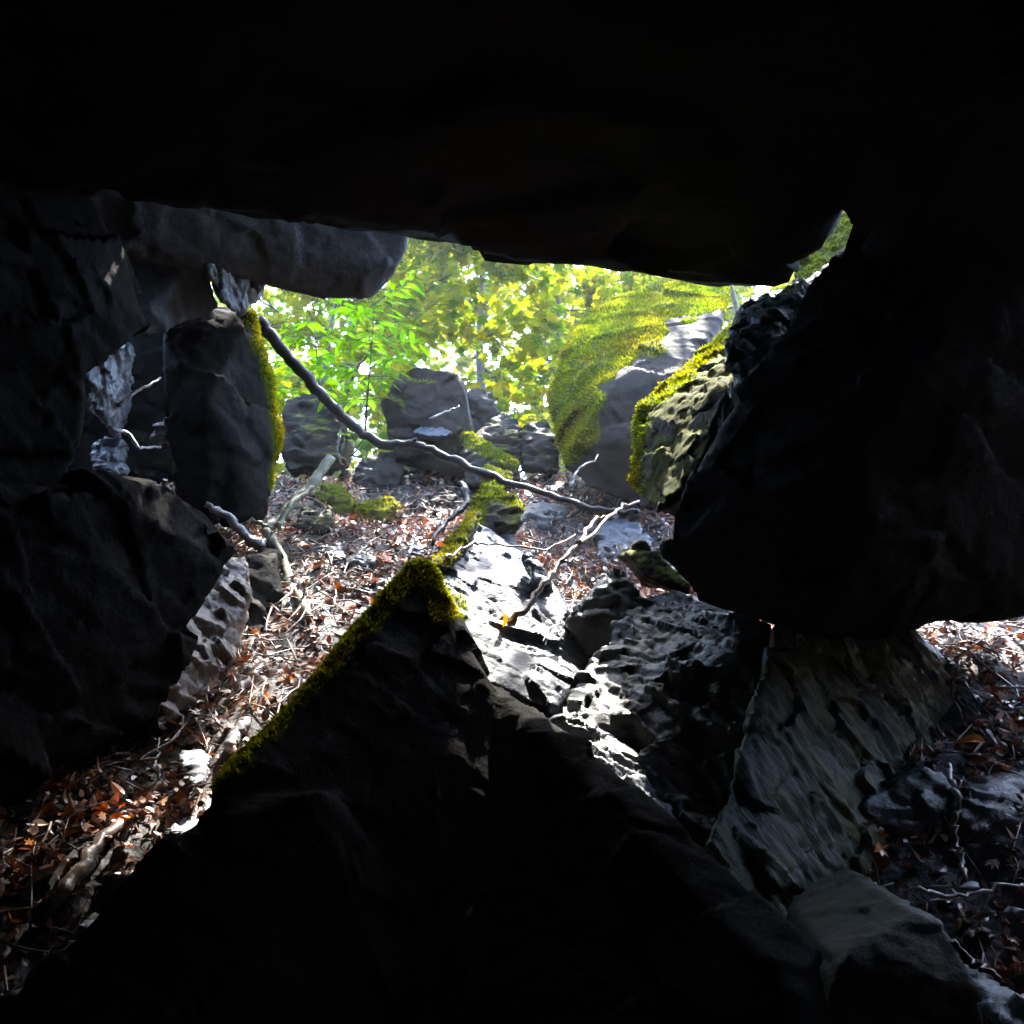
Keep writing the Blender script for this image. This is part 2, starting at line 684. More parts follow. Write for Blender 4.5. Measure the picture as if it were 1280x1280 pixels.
#@@GROUND
def axis_steps(lo, hi, step, far):
    a = list(np.arange(lo, hi + 1e-6, step))
    s, x = step, hi
    while x < far:
        s *= 1.35
        x += s
        a.append(x)
    s, x = step, lo
    while x > -far:
        s *= 1.35
        x -= s
        a.insert(0, x)
    return a


xs = axis_steps(-4.6, 4.6, 0.055, 900)
ys = axis_steps(1.0, 11.0, 0.055, 900)
V = [(x, y, ground(x, y)) for y in ys for x in xs]
nx = len(xs)
F = [(j * nx + i, j * nx + i + 1, (j + 1) * nx + i + 1, (j + 1) * nx + i) for j in range(len(ys) - 1) for i in range(nx - 1)]
me = bpy.data.meshes.new('ground')
me.from_pydata(V, [], F)
m, nt, nd, lk, out = new_mat('forest_soil')
tc = nd.new('ShaderNodeTexCoord')
n1 = nd.new('ShaderNodeTexNoise')
n1.inputs['Scale'].default_value = 9
n1.inputs['Detail'].default_value = 10
lk.new(tc.outputs['Object'], n1.inputs['Vector'])
cr = ramp(nd, [(0.35, (0.006, 0.0045, 0.0035)), (0.65, (0.03, 0.019, 0.013))])
lk.new(n1.outputs['Fac'], cr.inputs['Fac'])
bs = nd.new('ShaderNodeBsdfPrincipled')
bs.inputs['Roughness'].default_value = 0.7
lk.new(cr.outputs['Color'], bs.inputs['Base Color'])
bp = nd.new('ShaderNodeBump')
bp.inputs['Distance'].default_value = 0.05
lk.new(n1.outputs['Fac'], bp.inputs['Height'])
lk.new(bp.outputs[0], bs.inputs['Normal'])
lk.new(bs.outputs[0], out.inputs['Surface'])
g = link('ground', me, m)
tag(g, kind='structure')

#@@ROCKS
random.seed(11)
W = Vector
# roof slab: one huge block over the cave, its front edge crossing the top of the opening
front = [(-260, 160, 5.6), (170, 238, 5.1), (340, 270, 5.15), (510, 289, 5.85), (640, 306, 6.2), (720, 318, 6.3),
         (800, 338, 6.3), (900, 356, 6.15), (980, 358, 5.75), (1000, 336, 5.6)]
upper = [(1008, 280, 5.3), (1030, 100, 5.6), (-260, -150, 6.0), (500, -100, 6.4), (900, 0, 6.2)]
rear = [W((-6.5, -6.5, 4.4)), W((2.6, -6.5, 3.7)), W((-6.5, -6.5, 6.8)), W((2.2, -6.5, 6.6)), W((1.75, 2.0, 4.1)), W((1.6, 2.0, 6.4)),
        W((-6.5, 3.2, 4.6)), W((-6.5, 3.2, 7.0))]
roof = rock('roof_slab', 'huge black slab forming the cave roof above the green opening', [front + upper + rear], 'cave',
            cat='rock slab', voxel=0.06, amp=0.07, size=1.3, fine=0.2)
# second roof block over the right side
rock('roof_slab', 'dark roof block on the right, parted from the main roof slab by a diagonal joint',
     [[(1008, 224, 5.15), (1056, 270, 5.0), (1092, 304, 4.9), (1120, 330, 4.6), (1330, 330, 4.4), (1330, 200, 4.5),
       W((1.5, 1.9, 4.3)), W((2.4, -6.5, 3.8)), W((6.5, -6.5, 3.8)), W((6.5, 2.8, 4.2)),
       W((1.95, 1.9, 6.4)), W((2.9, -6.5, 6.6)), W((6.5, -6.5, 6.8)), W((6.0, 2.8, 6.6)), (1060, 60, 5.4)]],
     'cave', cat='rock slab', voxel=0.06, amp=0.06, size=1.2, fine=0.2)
# hanging block, upper left of the opening
rock('hanging_block', 'grey wedge of rock hanging under the roof slab left of the green opening',
     [[(150, 150, 6.21), (520, 230, 6.89), (509, 312, 6.95), (500, 332, 6.95), (466, 371, 7.01), (442, 374, 6.95), (404, 376, 6.89),
       (330, 358, 6.78), (262, 322, 6.55), (200, 316, 6.50), (120, 312, 6.21), (60, 260, 6.10),
       (170, 60, 7.46), (500, 130, 7.91), (500, 300, 7.80), (300, 330, 7.57), (150, 250, 7.34)],
      [(120, 300, 6.44), (252, 320, 6.55), (266, 355, 6.67), (278, 386, 6.78), (250, 400, 6.72), (200, 416, 6.55), (150, 420, 6.33), (130, 300, 7.34), (240, 330, 7.34), (200, 400, 7.23)]],
     'grey', voxel=0.03, amp=0.03, size=0.8, strata=0.2)
# left wall, above and below the small window
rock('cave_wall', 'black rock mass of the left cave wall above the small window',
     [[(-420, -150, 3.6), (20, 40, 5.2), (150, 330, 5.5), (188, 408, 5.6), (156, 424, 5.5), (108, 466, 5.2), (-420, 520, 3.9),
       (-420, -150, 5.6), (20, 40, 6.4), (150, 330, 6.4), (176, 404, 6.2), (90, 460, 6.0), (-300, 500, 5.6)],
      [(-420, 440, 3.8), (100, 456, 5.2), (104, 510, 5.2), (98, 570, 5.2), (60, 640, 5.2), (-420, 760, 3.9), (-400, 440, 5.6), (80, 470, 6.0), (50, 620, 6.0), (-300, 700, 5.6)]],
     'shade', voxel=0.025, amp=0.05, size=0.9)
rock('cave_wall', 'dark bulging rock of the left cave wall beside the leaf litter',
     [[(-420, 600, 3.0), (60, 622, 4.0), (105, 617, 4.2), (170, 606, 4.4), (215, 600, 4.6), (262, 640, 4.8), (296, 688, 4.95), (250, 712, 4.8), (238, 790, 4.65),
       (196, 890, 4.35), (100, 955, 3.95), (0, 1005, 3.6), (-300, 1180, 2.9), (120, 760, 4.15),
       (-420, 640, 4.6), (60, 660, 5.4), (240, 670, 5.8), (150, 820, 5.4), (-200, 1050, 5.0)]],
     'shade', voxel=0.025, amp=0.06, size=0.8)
# pillar left of the opening
pillar = rock('rock_pillar', 'tall dark pillar of rock with a mossy edge, left of the green opening',
     [[(204, 420, 7.0), (240, 385, 7.2), (318, 388, 7.4), (330, 430, 7.4), (346, 500, 7.4), (353, 545, 7.3), (340, 590, 7.2), (330, 650, 7.0),
       (262, 660, 6.8), (214, 600, 6.8), (208, 500, 6.9), (260, 500, 6.75),
       (230, 380, 8.2), (310, 392, 8.4), (335, 560, 8.3), (230, 640, 8.0)]],
     'cave', voxel=0.03, amp=0.035, size=0.7)
rock('wedged_rock', 'jagged pale grey rock wedged between the hanging block and the pillar',
     [[(256, 318, 6.5), (290, 330, 6.6), (330, 352, 6.9), (326, 372, 6.8), (302, 391, 6.7), (284, 384, 6.6), (262, 345, 6.5),
       (258, 322, 7.2), (322, 352, 7.4), (300, 385, 7.3)]], 'litwet', voxel=0.014, amp=0.03, size=0.22, fine=0.5, strata=0.6, axis=(0.8, 0.3, 0.3))
rock('window_rock', 'fluted rock in the left edge of the small window, coloured pale as if lit',
     [[(100, 470, 6.2), (132, 445, 6.3), (162, 430, 6.5), (160, 470, 6.6), (152, 520, 6.6), (146, 545, 6.5), (128, 515, 6.3), (108, 500, 6.2),
       (110, 470, 7.0), (160, 432, 7.2), (148, 540, 7.2)]], 'litwet', voxel=0.014, amp=0.03, size=0.2, fine=0.4, strata=0.8, axis=(1, 0.3, 0.2))
rock('window_rock', 'dark rock behind the small window, beyond the pillar',
     [[(-150, 380, 8.6), (235, 390, 8.6), (252, 560, 9.0), (250, 700, 9.3), (-150, 720, 9.3), (-250, 380, 11.5), (235, 400, 11.6), (240, 720, 11), (-200, 720, 11)]],
     'cave', voxel=0.04, amp=0.05, size=0.5)
rock('standing_stone', 'rough brown stone standing at the left edge of the litter, lightened as if lit on top',
     [[(252, 708, 5.25), (272, 700, 5.5), (308, 704, 5.55), (311, 740, 5.35), (292, 800, 5.1), (286, 850, 4.95), (240, 892, 4.6), (196, 912, 4.35),
       (194, 880, 4.4), (226, 820, 4.7), (244, 770, 4.95), (262, 710, 6.1), (306, 706, 6.2), (300, 850, 5.8), (200, 905, 5.1)]],
     'tan', voxel=0.014, amp=0.03, size=0.25, fine=0.4)
rock('standing_stone', 'black stone standing just right of the rough brown stone',
     [[(306, 694, 5.9), (345, 690, 6.0), (352, 740, 5.9), (340, 800, 5.7), (300, 835, 5.4), (290, 850, 5.3), (300, 740, 5.7),
       (310, 694, 6.7), (348, 692, 6.8), (350, 800, 6.5)]], 'cave', voxel=0.03, amp=0.03, size=0.3)

# right side
rock('cave_wall', 'huge black overhanging boulder filling the right side of the cave',
     [[(1090, 306, 5.0), (1054, 384, 4.9), (1000, 440, 4.8), (930, 500, 4.8), (890, 560, 4.8), (868, 605, 4.8), (832, 645, 4.85), (824, 690, 4.8),
       (868, 742, 4.7), (962, 788, 4.45), (1012, 801, 4.4), (1090, 796, 4.5), (1140, 776, 4.6), (1200, 768, 4.7), (1330, 762, 4.7), (1360, 300, 4.5),
       (1340, 100, 4.6), (1120, 180, 4.9), (1080, 560, 4.15), (1080, 700, 4.15),
       (1106, 304, 5.6), (970, 500, 5.4), (880, 680, 5.3), (1010, 770, 5.3), (1360, 720, 5.4), (1400, 250, 5.4)]],
     'cave', voxel=0.03, amp=0.05, size=0.9)
facerock = rock('leaning_boulder', 'leaning boulder with a ribbed brown face and mossy crest, against the black overhang',
     [[(790, 600, 5.75), (791, 535, 5.9), (800, 508, 5.95), (856, 458, 6.2), (900, 424, 6.35), (935, 385, 6.6), (915, 470, 5.6), (908, 486, 5.35),
       (884, 560, 5.1), (868, 612, 5.0), (830, 640, 5.05), (802, 622, 5.4),
       (960, 400, 6.6), (960, 620, 5.6), (900, 640, 6.2), (850, 600, 6.6)]],
     'face', voxel=0.016, amp=0.022, size=0.3, strata=0.7, axis=(0.9, 0.4, -0.25), fine=0.3)
greenblock = rock('leaning_boulder', 'dim greenish boulder with a pale lip below the right end of the roof slab',
     [[(905, 432, 5.20), (925, 392, 5.70), (970, 368, 5.80), (1030, 358, 5.70), (1052, 340, 5.70), (1070, 320, 5.50), (1060, 400, 5.00), (1010, 480, 4.70), (950, 510, 4.70),
       (915, 470, 5.00), (940, 390, 6.40), (1060, 330, 6.40), (1040, 480, 5.70)]],
     'teal', voxel=0.018, amp=0.04, size=0.35, strata=0.3, axis=(0.9, 0.2, 0.3))
gaprock = rock('small_rock', 'sunlit mossy rock in the gap at the right end of the roof slab',
     [[(985, 370, 6.7), (1000, 320, 6.9), (1030, 282, 7.0), (1066, 236, 7.1), (1100, 240, 7.1), (1100, 330, 6.7), (1055, 370, 6.5), (1030, 270, 7.7), (1096, 250, 7.8), (1050, 340, 7.6)]],
     'face', voxel=0.018, amp=0.03, size=0.15, fine=0.5)
farmoss = rock('mossy_boulder', 'big boulder thick with yellow green moss at the right edge of the opening',
     [[(706, 580, 8.0), (692, 530, 8.5), (685, 492, 8.8), (692, 468, 8.9), (722, 408, 9.2), (762, 374, 9.5), (832, 350, 9.8), (912, 352, 9.9),
       (905, 378, 9.3), (868, 408, 8.4), (800, 452, 7.95), (748, 500, 7.75), (718, 560, 7.75), (712, 585, 7.75),
       (735, 610, 7.6), (815, 640, 7.4), (850, 470, 7.8), (900, 400, 8.5), (860, 600, 7.8),
       (740, 520, 9.8), (780, 420, 10.4), (900, 380, 10.6), (840, 580, 9.4)]],
     'brown', voxel=0.025, amp=0.035, size=0.9, fine=0.3)

# foreground
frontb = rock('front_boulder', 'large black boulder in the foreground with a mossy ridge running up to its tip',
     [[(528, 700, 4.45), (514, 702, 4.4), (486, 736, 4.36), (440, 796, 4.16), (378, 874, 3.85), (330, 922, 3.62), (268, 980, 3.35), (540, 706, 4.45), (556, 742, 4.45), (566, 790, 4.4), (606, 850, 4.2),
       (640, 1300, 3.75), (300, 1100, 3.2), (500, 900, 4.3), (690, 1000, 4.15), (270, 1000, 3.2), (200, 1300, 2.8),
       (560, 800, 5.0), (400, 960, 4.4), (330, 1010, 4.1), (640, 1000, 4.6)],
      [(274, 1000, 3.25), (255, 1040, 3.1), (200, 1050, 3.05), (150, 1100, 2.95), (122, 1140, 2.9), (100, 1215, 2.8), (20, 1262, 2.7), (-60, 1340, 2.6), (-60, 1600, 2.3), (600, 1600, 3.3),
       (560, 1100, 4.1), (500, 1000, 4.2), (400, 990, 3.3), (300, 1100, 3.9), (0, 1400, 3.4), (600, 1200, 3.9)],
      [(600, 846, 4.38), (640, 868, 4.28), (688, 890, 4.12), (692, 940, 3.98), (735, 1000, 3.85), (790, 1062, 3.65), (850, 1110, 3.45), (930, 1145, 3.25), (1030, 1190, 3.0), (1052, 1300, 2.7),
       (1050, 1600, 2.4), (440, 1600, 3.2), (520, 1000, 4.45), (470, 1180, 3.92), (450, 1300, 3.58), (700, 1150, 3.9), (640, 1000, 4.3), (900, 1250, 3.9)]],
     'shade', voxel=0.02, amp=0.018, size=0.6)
wet = rock('wet_slab', 'wet grey slab shining blue white behind the mossy tip of the foreground boulder',
     [[(548, 700, 5.6), (580, 655, 6.35), (600, 645, 6.7), (640, 672, 6.7), (690, 735, 6.1), (738, 822, 5.2), (716, 858, 4.65), (688, 888, 4.4), (630, 866, 4.35), (596, 846, 4.3),
       (560, 800, 4.5), (546, 760, 4.8), (560, 800, 5.4), (690, 880, 5.4), (740, 830, 5.8), (600, 660, 7.1)]],
     'wet', voxel=0.012, amp=0.035, size=0.5, strata=0.6, axis=(0.25, 0.62, 0.75), fine=0.3)
rock('leaning_slab', 'dark wet slab right of the foreground boulder with a glinting left edge',
     [[(728, 850, 4.7), (760, 795, 5.0), (806, 742, 5.4), (870, 744, 5.3), (968, 788, 4.7), (945, 880, 4.35), (920, 962, 4.1), (868, 1110, 3.7), (832, 1094, 3.75),
       (760, 1024, 4.0), (682, 936, 4.3), (698, 888, 4.5), (780, 890, 4.35), (860, 860, 4.5), (800, 1000, 4.0),
       (800, 800, 5.8), (960, 830, 5.4), (900, 1080, 4.6), (720, 940, 5.2)]],
     'wetdark', voxel=0.014, amp=0.04, size=0.34, strata=0.5, axis=(0.7, 0.3, 0.6), fine=0.3)
rock('leaning_slab', 'broad leaning slab with green and tan diagonal streaks under the black overhang',
     [[(972, 784, 4.5), (1060, 784, 4.75), (1132, 784, 4.95), (1180, 820, 4.9), (1206, 850, 4.9), (1165, 945, 4.55), (1086, 1064, 4.1), (1040, 1200, 3.6), (960, 1165, 3.55),
       (872, 1112, 3.6), (926, 962, 4.0), (1040, 950, 4.2), (980, 820, 5.4), (1180, 840, 5.7), (1060, 1150, 4.4), (900, 1100, 4.4)]],
     'green', voxel=0.014, amp=0.028, size=0.42, strata=0.75, axis=(0.86, 0.15, 0.5), fine=0.4)

rock('lit_edge', 'long pale strip standing in for the lit edge of the slab beside the foreground boulder',
     [[(682, 926, 4.08), (700, 896, 4.28), (728, 890, 4.4), (776, 946, 4.22), (842, 1020, 3.92), (884, 1080, 3.66), (872, 1110, 3.45), (836, 1098, 3.5), (764, 1030, 3.76),
       (720, 980, 4.6), (820, 1080, 4.2)]],
     'litwet', voxel=0.012, amp=0.035, size=0.25, strata=0.6, axis=(0.4, 0.6, 0.6), fine=0.5)  # separate pale strip imitates the lit edge of the dark slab

# rocks lying on or set into the slope; depth from the slope itself
def slope_rock(name, label, poly, mat, thick=0.35, lift=0.0, top=None, voxel=0.02, amp=0.025, size=0.2, cat='rock', group=None, dback=0.3, dd=None, fine=0.35, strata=0.0):
    """poly: outline in the photograph. The lower edge sits on the slope, the upper edge leans back by dback"""
    ys_ = [p[1] for p in poly]
    y0, y1 = min(ys_), max(ys_)
    cx = sum(p[0] for p in poly) / len(poly)
    base = (dd if dd else gd(cx, y1 - 2)) - lift
    pts = []
    for x, y in poly:
        f = (y1 - y) / max(1, y1 - y0)
        pts.append(P(x, y, base + dback * f * f))
    c = sum(pts, Vector()) / len(pts)
    pts += [c + (p - c) * 0.8 + FWD * thick + Vector((0, 0, -0.12 * thick)) for p in pts]
    pts.append(c - FWD * 0.06)
    return rock(name, label, [pts], mat, cat=cat, voxel=voxel, amp=amp, size=size, group=group, fine=fine, strata=strata)


mossrocks = []
bb = slope_rock('boulder', 'big dark brown boulder crowned with moss in the middle of the opening',
                [(481, 506), (490, 480), (499, 462), (520, 455), (560, 466), (578, 474), (585, 500), (590, 560), (585, 596), (500, 575), (484, 545)], 'browmoss', thick=1.0, dback=0.2, voxel=0.02, amp=0.05, size=0.7, dd=9.3)
slope_rock('boulder', 'smaller squared boulder right behind the moss crowned one',
           [(584, 490), (594, 484), (608, 486), (622, 514), (630, 545), (592, 560)], 'brown', thick=0.6, dback=0.3, dd=9.8, amp=0.05, size=0.4)
slope_rock('flat_rock', 'tilted slab with a pale upper face beside the two boulders in the opening',
           [(588, 546), (628, 512), (650, 530), (658, 552), (648, 585), (600, 580)], 'browmoss', thick=0.6, dback=0.5, dd=9.1)
s2 = slope_rock('flat_rock', 'dark slab topped by a bright strip of moss below the tilted slab',
                [(578, 542), (590, 540), (648, 578), (650, 604), (620, 615), (580, 606)], 'brown', thick=0.6, dback=0.5, dd=8.7)
mossrocks.append((s2, [(570, 530), (600, 530), (660, 575), (655, 592), (575, 556)]))
slope_rock('boulder', 'dark stone capped with moss and leaves at the foot of the mossy boulder',
           [(650, 540), (662, 526), (684, 528), (697, 545), (700, 590), (652, 585)], 'browmoss', thick=0.5, dback=0.4, dd=9.0)
s4 = slope_rock('small_stone', 'low green stone just under the dark slab with the moss strip',
                [(598, 592), (608, 580), (640, 590), (640, 604), (602, 604)], 'mossy', thick=0.3, dback=0.2, dd=8.3)
mossrocks.append((s4, None))
slope_rock('boulder', 'mottled grey green boulder between the pillar and the black branch',
           [(348, 560), (356, 500), (395, 492), (420, 506), (428, 540), (424, 575), (360, 590)], 'browmoss', thick=0.9, dback=0.5, voxel=0.03, amp=0.04, size=0.3, dd=9.4)
for lab, poly in [('mossy stone at the foot of the pillar, under the mottled boulder', [(352, 588), (362, 566), (390, 568), (394, 590), (385, 600), (360, 604)]),
                  ('mossy block with a dark front, below the fork of the two pale sticks', [(394, 622), (404, 602), (422, 604), (442, 626), (446, 644), (404, 652)]),
                  ('long low stone with moss on top, right of the dark fronted mossy block', [(440, 642), (452, 628), (488, 620), (502, 634), (498, 652), (460, 662)])]:
    o = slope_rock('mossy_stone', lab, poly, 'mossy', group='mossy stones on the slope')
    mossrocks.append((o, None))
slope_rock('rock', 'black rounded rock with a pale cap, right of the pale forked stick',
           [(366, 660), (376, 636), (396, 626), (414, 634), (416, 655), (408, 674), (376, 676)], 'browmoss', dback=0.35)
slope_rock('rock', 'tan wedge shaped rock under the middle of the black branch',
           [(438, 600), (452, 572), (478, 564), (502, 564), (506, 590), (496, 614), (456, 620)], 'brown', dback=0.4)
slope_rock('rock', 'brown flat stone under the bend of the black branch, right of the tan wedge',
           [(506, 588), (524, 578), (548, 578), (556, 590), (540, 602), (510, 602)], 'brown', dback=0.3)
slope_rock('rock', 'small tan stone on the litter beside the long mossy stone',
           [(474, 648), (480, 634), (496, 630), (504, 640), (498, 652), (482, 656)], 'brown', dback=0.1, thick=0.15)
mb = slope_rock('mossy_block', 'square block with bright moss on its left edge, in the middle of the slope',
                [(588, 652), (590, 624), (606, 604), (624, 610), (656, 632), (652, 660), (628, 668), (600, 668)], 'browmoss', dback=0.45, thick=0.4, dd=6.5)
mossrocks.append((mb, [(580, 670), (582, 620), (604, 598), (630, 606), (660, 630), (650, 640), (612, 622), (600, 668)]))
rib = rock('mossy_rib', 'narrow mossy rib running from the tip of the foreground boulder to the square block',
           [[(540, 704, 5.3), (552, 690, 5.45), (584, 642, 6.1), (600, 640, 6.1), (576, 690, 5.4), (560, 712, 5.2), (560, 716, 5.8), (592, 670, 6.5)]],
           'mossy', voxel=0.016, amp=0.02, size=0.15)
mossrocks.append((rib, None))
slope_rock('dark_rock', 'black pointed rock with a glinting upper edge, right of the wet slab',
           [(706, 776), (740, 738), (772, 712), (796, 728), (804, 752), (772, 800), (738, 828), (722, 806)], 'wetdark', dd=5.15, dback=0.2, thick=0.5)
slope_rock('dark_rock', 'low dark rock among the litter above the black pointed rock',
           [(640, 640), (672, 626), (716, 634), (722, 650), (690, 662), (652, 660)], 'wetdark', dback=0.3)
slope_rock('wet_rock', 'wet grey rock glinting white under the leafy bank by the leaning boulder',
           [(744, 668), (760, 648), (796, 652), (818, 680), (812, 712), (776, 716), (748, 700)], 'wet', dback=0.6, thick=0.4)
slope_rock('wet_rock', 'long wet rock ridge slanting down below the leaning boulder',
           [(778, 690), (800, 676), (866, 730), (862, 742), (812, 726)], 'face', dback=0.3, thick=0.4, dd=5.35)
slope_rock('wet_rock', 'slim wet stone under the long pale stick, on the upper wet slab',
           [(652, 694), (664, 690), (692, 730), (688, 746), (670, 738)], 'wet', dback=0.3, thick=0.3, dd=5.45)
slope_rock('pale_stone', 'flat bluish stone standing in for a sky reflection under the moss crowned boulder',
           [(514, 540), (526, 534), (548, 533), (566, 540), (556, 546), (534, 545)], 'wet', dd=9.0, dback=0.4, thick=0.25, voxel=0.014, amp=0.02, size=0.2)  # bluish stone takes the place of a patch of reflected sky
PALE = [('pale triangular stone at the lower left edge of the foreground boulder', [(60, 1208), (84, 1180), (104, 1152), (112, 1190), (110, 1232), (84, 1226)]),
        ('small pale stone just above the pale triangular stone', [(98, 1158), (112, 1140), (124, 1148), (118, 1164), (104, 1164)]),
        ('jagged pale stone beside the lower end of the mossy ridge', [(198, 1044), (222, 1030), (240, 1012), (256, 1018), (262, 1048), (240, 1046)]),
        ('rough pale stone where the mossy ridge ends', [(250, 1008), (264, 986), (280, 990), (278, 1014), (262, 1022)]),
        ('pale squared stone in the litter left of the mossy ridge', [(218, 942), (246, 938), (256, 956), (250, 984), (234, 976)])]
for lab, poly in PALE:
    slope_rock('pale_stone', lab, poly, 'pale', group='pale stones along the foreground boulder', voxel=0.01, amp=0.015, size=0.1, dback=0.45, thick=0.12,
               dd=min(gd(sum(p[0] for p in poly) / len(poly), max(p[1] for p in poly)), 3.9) - 0.22)
# right hand floor
RIGHTR = [('flat pale stone at the top of the right hand floor, under the black overhang', [(1134, 776), (1150, 764), (1200, 764), (1210, 788), (1176, 796)], 'pale', 5.7, 0.3),
          ('wedge shaped slab with a pale top on the right hand floor', [(1188, 812), (1206, 796), (1240, 796), (1266, 822), (1246, 834), (1204, 822)], 'wet', 5.3, 0.5),
          ('pale slab at the right edge above the broad layered rock', [(1256, 806), (1290, 800), (1310, 836), (1270, 832)], 'wet', 5.4, 0.4),
          ('broad layered rock jutting out at the right edge', [(1216, 852), (1232, 838), (1320, 836), (1330, 872), (1290, 884), (1236, 878)], 'wet', 4.95, 0.45),
          ('mossy rock at the right edge under the layered rock', [(1256, 930), (1276, 890), (1310, 890), (1320, 960), (1270, 950)], 'browmoss', 4.3, 0.3),
          ('flat pale stone near the foot of the hanging root', [(1164, 1132), (1180, 1124), (1200, 1128), (1192, 1140)], 'pale', 3.35, 0.2),
          ('second flat pale stone right of the hanging root', [(1196, 1114), (1214, 1108), (1236, 1114), (1226, 1124), (1204, 1122)], 'pale', 3.45, 0.2),
          ('large pale stone at the right edge above the mottled boulder', [(1238, 1146), (1260, 1140), (1300, 1146), (1300, 1166), (1262, 1162)], 'pale', 3.2, 0.25),
          ('rough pale stone in the lower right corner', [(1240, 1256), (1258, 1240), (1284, 1246), (1290, 1290), (1244, 1286)], 'wet', 2.8, 0.2)]
for lab, poly, mt, d, db in RIGHTR:
    slope_rock('stone' if mt == 'pale' else 'rock', lab, poly, mt, dd=d, dback=db, thick=0.35, strata=0.4 if mt == 'wet' else 0)
slope_rock('boulder', 'mottled brown green boulder at the bottom right',
           [(1010, 1330), (1050, 1206), (1084, 1176), (1146, 1142), (1180, 1150), (1200, 1190), (1226, 1240), (1240, 1330)], 'olive', dd=2.75, dback=0.2, thick=0.7, voxel=0.016, amp=0.014, size=0.4)
slope_rock('boulder', 'black ledge under the leafy bank on the right',
           [(1070, 1010), (1120, 990), (1168, 950), (1200, 990), (1204, 1088), (1120, 1100), (1080, 1080)], 'wetdark', dd=4.0, dback=0.2, thick=0.6)
slope_rock('boulder', 'black rocks of the bank right of the hanging root',
           [(1200, 1000), (1260, 970), (1320, 980), (1320, 1090), (1206, 1094)], 'wetdark', dd=3.85, dback=0.25, thick=0.6)
for i, (poly, d, lab) in enumerate([([(112, 566), (130, 545), (150, 548), (142, 572), (120, 590)], 6.3, 'pale stone below the pale fluted rock in the small window'),
                               ([(126, 582), (138, 570), (146, 580), (138, 592)], 6.2, 'tiny pale stone in the bottom of the small window'),
                               ([(102, 610), (110, 596), (116, 606), (108, 618)], 6.0, 'tiny pale stone at the lower left tip of the small window'),
                               ([(188, 552), (196, 530), (210, 518), (213, 536), (204, 552)], 6.9, 'tan stone standing against the pillar in the small window')]):
    slope_rock('small_stone', lab, poly, 'litwet' if i < 3 else 'tan', dd=d, dback=0.35, thick=0.2, voxel=0.01, amp=0.03, size=0.16)

for lab, poly, mt in [('small angular stone on the litter just left of the mossy rib', [(500, 690), (512, 676), (530, 680), (532, 696), (512, 702)], 'wet'),
                  ('dark wedge of stone in the litter below the long mossy stone', [(420, 705), (446, 692), (470, 698), (462, 716), (430, 718)], 'wetdark'),
                  ('dark stone in the hollow of the litter near the boulder tip', [(440, 740), (470, 722), (500, 728), (490, 752), (452, 756)], 'wetdark'),
                  ('brown stone on the litter under the tip of the dark crooked stick', [(534, 620), (552, 610), (572, 618), (566, 634), (542, 634)], 'brown'),
                  ('dark flat stone on the upper bank below the mossy boulder', [(676, 612), (700, 602), (722, 610), (716, 622), (688, 624)], 'wetdark'),
                  ('pale chip of rock between the square mossy block and the wet rock', [(672, 664), (690, 656), (708, 664), (700, 676), (680, 676)], 'wet'),
                  ('mossy lump of rock just above the black rounded rock with the pale cap', [(384, 622), (392, 606), (408, 604), (414, 620), (400, 628)], 'browmoss'),
                  ('brown chunk of stone right of the long low mossy stone', [(512, 636), (524, 622), (544, 626), (548, 640), (528, 646)], 'brown'),
                  ('dark slab of stone on the litter under the lower part of the black branch', [(630, 622), (650, 612), (690, 622), (696, 634), (660, 638)], 'wetdark'),
                  ('grey chunk of stone right of the square mossy block', [(660, 660), (674, 646), (690, 648), (694, 664), (676, 670)], 'grey'),
                  ('black block of stone below the black rounded rock with the pale cap', [(392, 700), (402, 682), (424, 680), (432, 698), (412, 708)], 'wetdark'),
                  ('small mossy stone under the green sprout, left of the tan wedge', [(420, 600), (428, 588), (440, 588), (444, 602), (432, 606)], 'browmoss'),
                  ('dark stone in the litter at the far lower left', [(20, 1120), (44, 1100), (66, 1106), (60, 1126), (30, 1132)], 'wetdark'),
                  ('dark hollowed stone left of the pale squared stone', [(176, 975), (196, 950), (216, 952), (214, 982), (190, 988)], 'wetdark')]:
    slope_rock('litter_stone', lab, poly, mt, group='loose stones in the litter', dback=0.25, thick=0.2, voxel=0.014, size=0.15)

# moss mats
def moss_poly(poly, up=-0.3):
    def f(c, n):
        x, y, d = proj(c)
        if poly is not None and not inpoly(x, y, poly):
            return 0
        return max(0, min(1, (n.z - up) * 2)) if poly is not None else max(0, min(1, (n.z - 0.15) * 2))
    return f


for o, poly in mossrocks:
    moss_on(o, moss_poly(poly), 9000, 0.022)
ridge = [(262, 984), (330, 922), (378, 872), (440, 796), (486, 735), (514, 702), (530, 698), (552, 738), (558, 760)]


def ridge_test(c, n):
    x, y, d = proj(c)
    w = 9 + 12 * max(0, min(1, (x - 380) / 120))
    s = segdist(x, y, ridge) + 7 * noise.noise(c * 9)
    return max(0, min(1, (w - s) / 6)) if d < 4.8 else 0


moss_on(frontb, ridge_test, 26000, 0.02, tint=(0.22, 0.25, 0.015))  # ridge moss tinted brighter in place of light falling on it
# tufts of moss hanging on the right shoulder of the foreground boulder
wetmoss = [(545, 720), (570, 715), (585, 760), (575, 800), (600, 820), (550, 800)]
moss_on(wet, lambda c, n: 0.6 * (noise.noise(c * 5) > 0.0) if inpoly(*proj(c)[:2], wetmoss) else 0, 9000, 0.02)


FARLINE = [(640, 640), (712, 600), (722, 560), (740, 520), (792, 458), (850, 412), (905, 382), (960, 350), (960, 250), (600, 250)]


